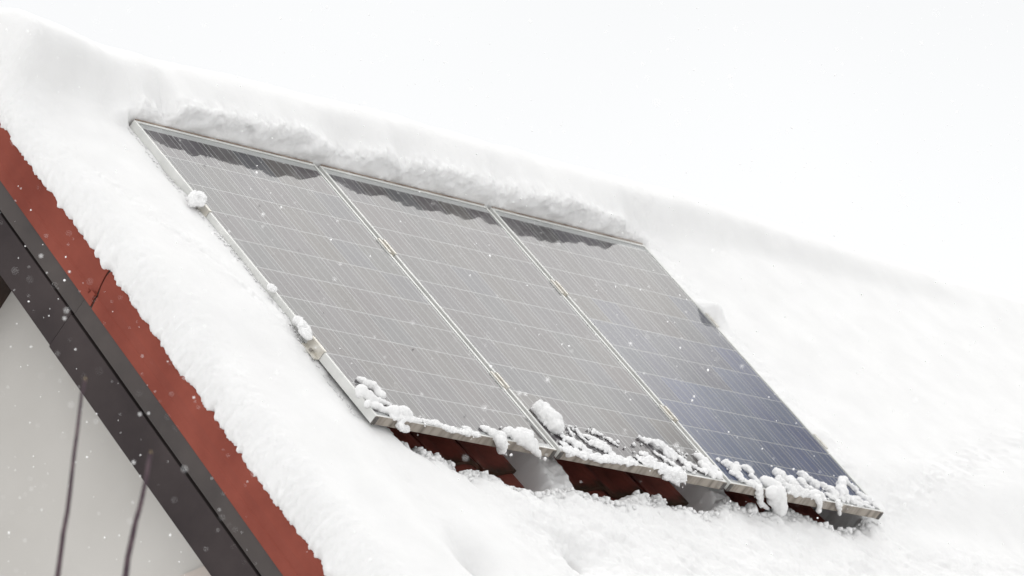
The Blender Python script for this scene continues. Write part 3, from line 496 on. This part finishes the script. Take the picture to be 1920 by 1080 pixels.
def height(u, v):
    """top of the snow in the roof frame"""
    big = fb2(u, v, 1.7, 3, 11)
    left = -0.040 - 0.014 * sst(0.45, 0.25, v) + 0.020 * sst(-0.47, -0.2, u) * sst(0.0, -0.2, u) + 0.008 * big + 0.018 * sst(0.35, 0.6, v) - 0.008 * sst(1.2, 1.5, v)
    left = left + 0.004 * fb2(u, v, 14, 2, 5) * np.exp(-np.abs(u) / 0.05)
    low = -0.085 + 0.016 * big + 0.012 * fb2(u, v, 4.5, 3, 21) + 0.007 * fb2(u, v, 13, 3, 23) * sst(0.3, 0.9, u) - 0.02 * sst(-0.2, -1.0, v)
    right = -0.008 + 0.05 * sst(3.04, 3.6, u) + 0.009 * big * sst(3.0, 3.3, u) - 0.07 * sst(0.35, -0.05, v) + 0.004 * np.abs(fb2(u, v, 22, 3, 8)) * np.exp(-np.abs(u - 3.06) / 0.06)
    for (cu, cv, q) in ((3.07, 1.25, 1.6), (3.10, 0.49, 0.4)):
        right = right + q * 0.035 * np.exp(-((u - cu) / 0.05) ** 2 - ((v - cv) / 0.06) ** 2) - q * 0.02 * np.exp(-((u - cu + .045) / 0.03) ** 2 - ((v - cv + .06) / 0.05) ** 2)
    a = sst(-0.05, 0.45, u + 0.35 * np.minimum(0, v)); b = sst(2.75, 3.15, u)
    n = left * (1 - a) + low * a * (1 - b) + right * b
    inside_low = (v < 0.3)
    n = np.where(inside_low, n, np.where(u < 1.5, left, right))
    # cornice above the panels
    ntp = 0.93 * np.interp(u, NT_U, NT_N) + 0.010 * fb2(u, v * 0.3, 7, 3, 31) + 0.010 * fb2(u, v * .6, 28, 3, 33, .65) * sst(0, .05, u) * sst(3.02, 2.95, u) * sst(1.80, 1.72, v)
    dv = np.interp(u, RD_U, RD_V) - 2.123
    rid = 0.13 + 0.56 * dv + 0.006 * fb2(u, u * 0, 5, 3, 41)
    top = ntp + (rid - ntp) * sst(1.72, VR, v)
    edge = 1 - sst(-0.04, 0.0, u) * sst(3.06, 3.02, u) * np.exp(-np.maximum(0, v - 1.700) / 0.009)
    top = top * edge - 0.03 * (1 - edge)
    wt = np.where(u < 1.5, sst(1.62, 1.86, v), sst(1.58, 1.88, v))
    wt = wt + (1 - wt) * sst(-0.14, 0.0, u) * sst(3.16, 3.02, u) * sst(1.66, 1.715, v)
    n = np.where(v > 1.2, n * (1 - wt) + top * wt, n)
    # thin spots where a tile nose pokes through
    for (cu, cv, r) in ((0.795, -0.50, 0.030), (0.037, -0.70, 0.026)):
        n = n - 0.075 * np.exp(-((u - cu) / r / 4) ** 2 - ((v - cv) / r / 4) ** 2) - 0.055 * np.exp(-((u - cu) / r) ** 2 - ((v - cv) / r) ** 2)
    # the bare patch below and under the panels
    ve = ve_of(u) + 0.015 * fb2(u, v * 0.2, 24, 4, 51, .6)
    inside = (u > 0.006 - 0.016 * sst(0.42, 0.3, v)) & (u < 3.0175) & (v < 1.701) & (v > ve)
    k = sst(0.16, 0.0, ve - v) * sst(0.10, 0.2, u) * sst(3.1, 2.95, u)
    crest = -0.098 + 0.017 * fb2(u, v, 17, 4, 55, .6) - 0.035 * np.exp(-np.maximum(0, ve - v) / 0.012)
    n = np.where(v <= ve, n * (1 - k) + crest * k, n)
    hole = np.maximum(-0.33, mound(u, v) + 0.012 * fb2(u, v, 13, 4, 61, .6))
    n = np.where(inside, np.minimum(hole, n), n)
    return n, ve

def build_snow():
    us = list(np.arange(-0.455, 3.5, 0.006)); st = 0.007
    while us[-1] < ROOF_END: us.append(us[-1] + st); st = min(st * 1.06, 0.1)
    us = np.array(us)
    vs = list(np.arange(-2.12, -1.4, 0.05)) + list(np.arange(-1.4, 0.5, 0.006)) + list(np.arange(0.5, 1.69, 0.008)) + list(np.arange(1.69, 1.699, 0.003)) + list(np.arange(1.699, 1.722, 0.0009)) + list(np.arange(1.722, 1.735, 0.003)) + list(np.arange(1.735, VR, 0.006))
    vs = np.unique(np.round(vs, 5)); vs = np.concatenate([vs[:1], vs[1:][np.diff(vs) > 0.0006]])
    KP = 26
    U, Vv = np.meshgrid(us, vs, indexing='ij')
    Nn, ve = height(U, Vv)
    # verge profile columns
    jit = (0.6 + 0.6 * fb2(vs, vs * 0, 4, 2, 76)) * 0.005 * fb2(vs, vs * 0, 33, 3, 77) + 0.005 * fb2(vs, vs * 0, 9, 3, 71) + 0.0035 * fb2(vs, vs * 0, 75, 2, 72)
    nbj = 0.006 * fb2(vs, vs * 0, 28, 3, 73) + 0.005 * fb2(vs, vs * 0, 85, 2, 74)
    ntp = Nn[0]
    ph = np.radians(np.linspace(-38, 88, KP))[:, None]
    jt = (1 - np.clip(ph / np.radians(88), 0, 1)) ** 3           # the teeth belong to the lower lip only
    ue = -0.579 + jit * jt; nb = -0.201 + skew(vs) + nbj * jt; rx = us[0] - ue
    c = np.cos(ph); s = np.sin(ph)
    pu = ue + rx * (1 - np.sign(c) * np.abs(c) ** 0.75)
    h = ntp - (nb + 0.05)
    pn = np.where(s >= 0, nb + 0.05 + h * np.maximum(s, 0) ** 0.8, nb + 0.05 + 0.08 * s)
    pu = np.where(s < 0, ue + 0.12 * (1 - c), pu)
    U = np.concatenate([pu, U]); Nn = np.concatenate([pn, Nn]); Vv = np.concatenate([np.broadcast_to(vs, pu.shape), Vv])
    ve = np.concatenate([np.full(pu.shape, 9.0), ve])
    # ridge: roll over to the back slope
    KR, r = 28, 0.25
    fi = np.linspace(0, 2 * PITCH, KR + 1)[1:]
    dv = r * np.sin(fi); dn = -r * (1 - np.cos(fi))
    e = np.array([math.cos(2 * PITCH), -math.sin(2 * PITCH)])
    tail = np.array([0.1, 0.3, 0.8, 1.8, 3.6])
    dv = np.concatenate([dv, dv[-1] + tail * e[0]]); dn = np.concatenate([dn, dn[-1] + tail * e[1]])
    U = np.concatenate([U, np.repeat(U[:, -1:], len(dv), 1)], 1)
    Vv = np.concatenate([Vv, Vv[:, -1:] + dv], 1); Nn = np.concatenate([Nn, Nn[:, -1:] + dn], 1)
    ve = np.concatenate([ve, np.full((ve.shape[0], len(dv)), 9.0)], 1)
    P = np.stack([U, Vv, Nn], -1)
    # rough zones: broken edge below the panels, slipped slope, cornice face, verge face
    rough = 0.0004 + 0.007 * np.exp(-np.abs(Vv - ve + 0.03) / 0.07) + 0.004 * (sst(0.25, 0.7, U) * sst(-0.05, -0.2, Vv))
    rough += 0.0035 * sst(1.694, 1.702, Vv) * sst(1.80, 1.72, Vv) * sst(-0.02, 0.03, U) * sst(3.05, 3.0, U)
    rv = np.zeros_like(rough); rv[:KP + 4] = 0.0048 * np.linspace(1, 0, KP + 4)[:, None] ** 0.8
    rough += 0.002 * ((U > 3.0) & (U < 3.15))
    du = np.gradient(P, axis=0); dvv = np.gradient(P, axis=1)
    nrm = np.cross(du, dvv); nrm /= np.linalg.norm(nrm, axis=-1, keepdims=True) + 1e-9
    d = fbm(P, 21, 4, 81, 0.6)
    P = P + nrm * (d * rough + fbm(P, 48, 3, 85, 0.65) * rv)[..., None]
    # the cornice face leans out in puffs
    face = sst(1.697, 1.701, Vv) * sst(1.80, 1.73, Vv) * sst(0.0, 0.04, U) * sst(3.03, 2.98, U)
    P[..., 1] -= face * 0.016 * np.maximum(0, fbm(P * np.array([1, 0, 1]), 9, 3, 91)) * sst(0.0, 0.05, Nn)
    a, b = P.shape[:2]
    idx = np.arange(a * b).reshape(a, b)
    Q = np.stack([idx[:-1, :-1], idx[1:, :-1], idx[1:, 1:], idx[:-1, 1:]], -1).reshape(-1, 4)
    return P, Q, Vv, ve
P_s, Q_s, _, _ = build_snow()

bm = bmesh.new(); bmesh.ops.create_icosphere(bm, subdivisions=2, radius=1.0)
ICO_V = np.array([v.co[:] for v in bm.verts]); ICO_F = np.array([[v.index for v in f.verts] for f in bm.faces]); bm.free()
bm = bmesh.new(); bmesh.ops.create_icosphere(bm, subdivisions=1, radius=1.0)
IC1_V = np.array([v.co[:] for v in bm.verts]); IC1_F = np.array([[v.index for v in f.verts] for f in bm.faces]); bm.free()

def crumbs(cen, rad, tv, tf, seed):
    g = np.random.default_rng(seed); k = len(cen)
    V = tv[None] * (1 + g.normal(0, .09, (k, len(tv), 1))) * rad[:, None, None] * g.uniform(.75, 1.25, (k, 1, 3)) + cen[:, None]
    F = tf[None] + (np.arange(k) * len(tv))[:, None, None]
    return V.reshape(-1, 3), F.reshape(-1, 3)
g = np.random.default_rng(3)
cu, cv, crr = [], [], []
k = 900; u = g.uniform(0.12, 3.1, k); v = ve_of(u) - np.abs(g.normal(0, .03, k)) - .006; cu.append(u); cv.append(v); crr.append(np.clip(g.lognormal(-5.2, .45, k), .003, .014))
k = 260; u = g.uniform(-.03, -.002, k); v = g.uniform(.05, 1.66, k); cu.append(u); cv.append(v); crr.append(g.uniform(.002, .006, k))
k = 170; u = g.uniform(0.15, 3.05, k); v = ve_of(u) - np.abs(g.normal(0, .02, k)) - .012; cu.append(u); cv.append(v); crr.append(g.uniform(.008, .019, k))
cu, cv, crr = map(np.concatenate, (cu, cv, crr))
hn, _ = height(cu, cv)
keep = hn > -0.2
cen = np.stack([cu, cv, hn - .2 * crr], -1)[keep]; crr = crr[keep]
cV, cF = crumbs(cen, crr, IC1_V, IC1_F, 5)
Q_tri = np.concatenate([Q_s[:, [0, 1, 2]], Q_s[:, [0, 2, 3]]])
V_all = np.concatenate([P_s.reshape(-1, 3), cV]); F_all = np.concatenate([Q_tri, cF + P_s.shape[0] * P_s.shape[1]])
snow = obj('roof_snow', mk_np('roof_snow', V_all, F_all, SNOW))
tag(snow, 'thick white snow blanket on the roof slope all round the panels', 'snow', kind='stuff')

# ------------------------------------------------------------------ snow left lying on the panels
def clump(key, label, m=SNOW, voxel=0.005, amp=0.004, crumb=25, group='snow remnants on the panels'):
    Vs, Fs, o = [], [], 0
    r2 = np.random.default_rng(abs(sum(map(ord, key))))
    for flat, pts in BLOBS[key]:
        for i in range(max(1, len(pts) - 1)):
            sc = np.array([1, 1, 1, 1.22 if flat > .5 else 1.7]); a = np.array(pts[i]) * sc; b = np.array(pts[min(i + 1, len(pts) - 1)]) * sc
            d = np.linalg.norm(b[:3] - a[:3]); n = max(1, int(d / (0.45 * a[3])))
            for t in np.arange(n + 1) / n:
                p = a + (b - a) * t; r = p[3] * r2.uniform(.85, 1.2)
                Vs.append(ICO_V * np.array([r, r, r * flat]) + p[:3] + r2.normal(0, .12, 3) * r); Fs.append(ICO_F + o); o += len(ICO_V)
    allp = np.concatenate([np.array(p) for _, p in BLOBS[key]])
    for q in allp[r2.integers(0, len(allp), crumb)]:                    # loose crumbs round it
        r = r2.uniform(.0025, .006); p = q[:3] + np.array([r2.normal(0, .018), r2.normal(0, .018), 0])
        if p[1] > 0.004: p[2] = r * .3
        Vs.append(ICO_V * r * r2.uniform(.7, 1.2, 3) + p); Fs.append(ICO_F + o); o += len(ICO_V)
    V = np.concatenate(Vs); F = np.concatenate(Fs)
    base = V.mean(0); base[2] = 0
    tmp = bpy.data.objects.new('tmp', mk_np('tmp', V - base, F, m)); COL.objects.link(tmp)
    md = tmp.modifiers.new('r', 'REMESH'); md.mode = 'VOXEL'; md.voxel_size = voxel
    dg = bpy.context.evaluated_depsgraph_get(); me = bpy.data.meshes.new_from_object(tmp.evaluated_get(dg))
    bpy.data.objects.remove(tmp)
    nv = len(me.vertices); co = np.empty(nv * 3, np.float32); me.vertices.foreach_get('co', co); co = co.reshape(-1, 3).astype(float)
    no = np.empty(nv * 3, np.float32); me.vertices.foreach_get('normal', no); no = no.reshape(-1, 3)
    co += no * (amp * (0.9 * fbm(co + base, 45, 2, 7, .6) + 0.4 * fbm(co + base, 150, 3, 8, .6)))[:, None]
    me.vertices.foreach_set('co', co.astype(np.float32).ravel())
    me.polygons.foreach_set('use_smooth', np.ones(len(me.polygons), bool))
    me.materials.clear(); me.materials.append(m); me.name = 'snow_clump'; me.update()
    o = obj('snow_clump', me, None, tuple(base))
    return tag(o, label, 'snow clump', group)
clump('A', 'tangled worm like snow rolls in the lower left corner of the left panel', voxel=.0035, amp=.002)
clump('icy', 'small icy clot stuck on the front rail below the left panel corner', SLUSH, .003, .005, 3)
clump('B', 'thin ragged line of snow along the bottom rail of the left panel', voxel=.003, amp=.005)
clump('C', 'rounded snow roll sagging over the right end of the left panel bottom rail', voxel=.0035, amp=.003)
clump('E', 'egg shaped snow lump lying low in the middle panel beside the seam', voxel=.005, amp=.004)
clump('F', 'streaky wet slush in the lower left part of the middle panel', SLUSH, .0025, .0055, 90)
clump('G', 'broken wet snow in the lower right part of the middle panel', SLUSH, .0026, .0055, 90)
clump('drip', 'translucent icy fringe hanging over the front rail of the middle panel', SLUSH, .0028, .006, 10)
clump('H', 'smooth snow wedge in the bottom right corner of the middle panel', voxel=.0045, amp=.003)
clump('I', 'snow knot with a thin hanging strip at the left of the right panel bottom', voxel=.003, amp=.005)
clump('J', 'broad snow tongue hanging off the right panel down to the roof snow', voxel=.005, amp=.003)
clump('K', 'lumpy snow on the middle of the right panel bottom edge with one drip', voxel=.003, amp=.0055)
clump('L', 'narrow snow roll with a long drip, right of the centre of the right panel', voxel=.003, amp=.005)
clump('M', 'snow heap in the lower right corner of the right panel', voxel=.003, amp=.0055)
clump('P', 'snow cap sitting on the upper clamp at the left panel edge', voxel=.003, amp=.005, crumb=0)
clump('Q', 'tiny snow knob on the left panel edge between its two clamps', voxel=.003, amp=.002, crumb=0)
clump('R', 'snow heap leaning on the left panel edge just above the lower clamp', voxel=.003, amp=.005, crumb=0)

# ------------------------------------------------------------------ out of focus saplings in front of the gable
def sapling(label, pts, radii):
    ring = 7; V, F = [], []
    pts = [Vector(p) for p in pts]
    for i, p in enumerate(pts):
        d = (pts[min(i + 1, len(pts) - 1)] - pts[max(i - 1, 0)]).normalized()
        a = d.cross(Vector((0, 1, 0))).normalized(); b = d.cross(a)
        for j in range(ring):
            t = 2 * math.pi * j / ring; V.append(p + (a * math.cos(t) + b * math.sin(t)) * radii[i])
    for i in range(len(pts) - 1):
        for j in range(ring): F.append((i * ring + j, i * ring + (j + 1) % ring, (i + 1) * ring + (j + 1) % ring, (i + 1) * ring + j))
    F.append(tuple(range((len(pts) - 1) * ring, len(pts) * ring)))
    base = pts[0].copy()
    root = bpy.data.objects.new('bare_sapling', None); COL.objects.link(root); root.location = base
    tag(root, label, 'sapling', 'bare saplings in front of the gable wall')
    o = bpy.data.objects.new('trunk', mk('trunk', [v - base for v in V], F, BARK, True)); COL.objects.link(o); o.parent = root
    tip = pts[-1] - base
    bV = [tuple(np.array(tip) + v * np.array([.0035, .0035, .008])) for v in IC1_V]
    o = bpy.data.objects.new('bud', mk('bud', bV, IC1_F, BUD, True)); COL.objects.link(o); o.parent = root
def stem(dense, base, r0, r1, seed):
    """ground -> first visible point (smooth), then the visible points"""
    dense = [tuple(cw + (np.array(q) - cw) * 1.17) for q in dense]; base = (cw[0] + (base[0] - cw[0]) * 1.17, cw[1] + (base[1] - cw[1]) * 1.17, base[2])
    g = np.random.default_rng(seed); first = np.array(dense[0]); d0 = np.array(dense[1]) - first; d0 /= np.linalg.norm(d0)
    b = np.array(base); pts = []
    for t in np.linspace(0, 1, 14)[:-1]:
        m = first - d0 * 1.2
        q = (1 - t) ** 2 * b + 2 * t * (1 - t) * m + t * t * first
        pts.append(q + (g.normal(0, .003, 3) if t > 0 else 0))
    for a, c in zip(dense, dense[1:]):
        for t in (0, .34, .67): pts.append(np.array(a) + (np.array(c) - np.array(a)) * t + g.normal(0, .0012, 3))
    pts.append(np.array(dense[-1]))
    n = len(pts); s = np.linspace(0, 1, n)
    rad = r0 + (r1 - r0) * s ** 0.6 + g.normal(0, .0002, n)
    return [tuple(p) for p in pts], [max(.0008, x) for x in rad]
p_, r_ = stem([(-4.926, -3.330, -1.371), (-4.924, -3.341, -1.324), (-4.925, -3.367, -1.184), (-4.928, -3.391, -1.055), (-4.933, -3.417, -0.921), (-4.932, -3.424, -0.894)], (-5.05, -3.2, GROUND_Z - .05), 0.018, 0.0034, 1)
sapling('thin blurred bare sapling before the gable wall, left of the pair', p_, r_)
p_, r_ = stem([(-4.821, -3.438, -1.37), (-4.820, -3.448, -1.323), (-4.816, -3.474, -1.206), (-4.812, -3.496, -1.124), (-4.811, -3.512, -1.053)], (-4.93, -3.35, GROUND_Z - .05), 0.020, 0.0050, 2)
sapling('thicker blurred bare sapling before the gable wall, its tip over the fascia', p_, r_)

# ------------------------------------------------------------------ falling snow between the camera and the house
g = np.random.default_rng(12)
k = 16000
fwd = Rw[:, 2]; rt = Rw[:, 0]; dn_ = Rw[:, 1]
dist = 19 - 8.5 * g.uniform(0, 1, k) ** 1.3
cen = cw + dist[:, None] * fwd + g.uniform(-3.2, 3.2, (k, 1)) * rt + g.uniform(-2.6, 2.6, (k, 1)) * dn_
loc = cen @ RX3            # roof frame, to keep flakes off the house
ok = (cen[:, 2] > GROUND_Z + .1) & ~((loc[:, 2] < 0.3) & (loc[:, 0] > -0.75))
cen = cen[ok]; rad = np.clip(g.lognormal(-6.5, .5, len(cen)), .0007, .0045)
fV, fF = crumbs(cen, rad, IC1_V, IC1_F, 9)
fl = bpy.data.objects.new('falling_snow', mk_np('falling_snow', fV, fF, FLAKE)); COL.objects.link(fl)
tag(fl, 'snowflakes drifting down in front of the house', 'snowfall', kind='stuff')
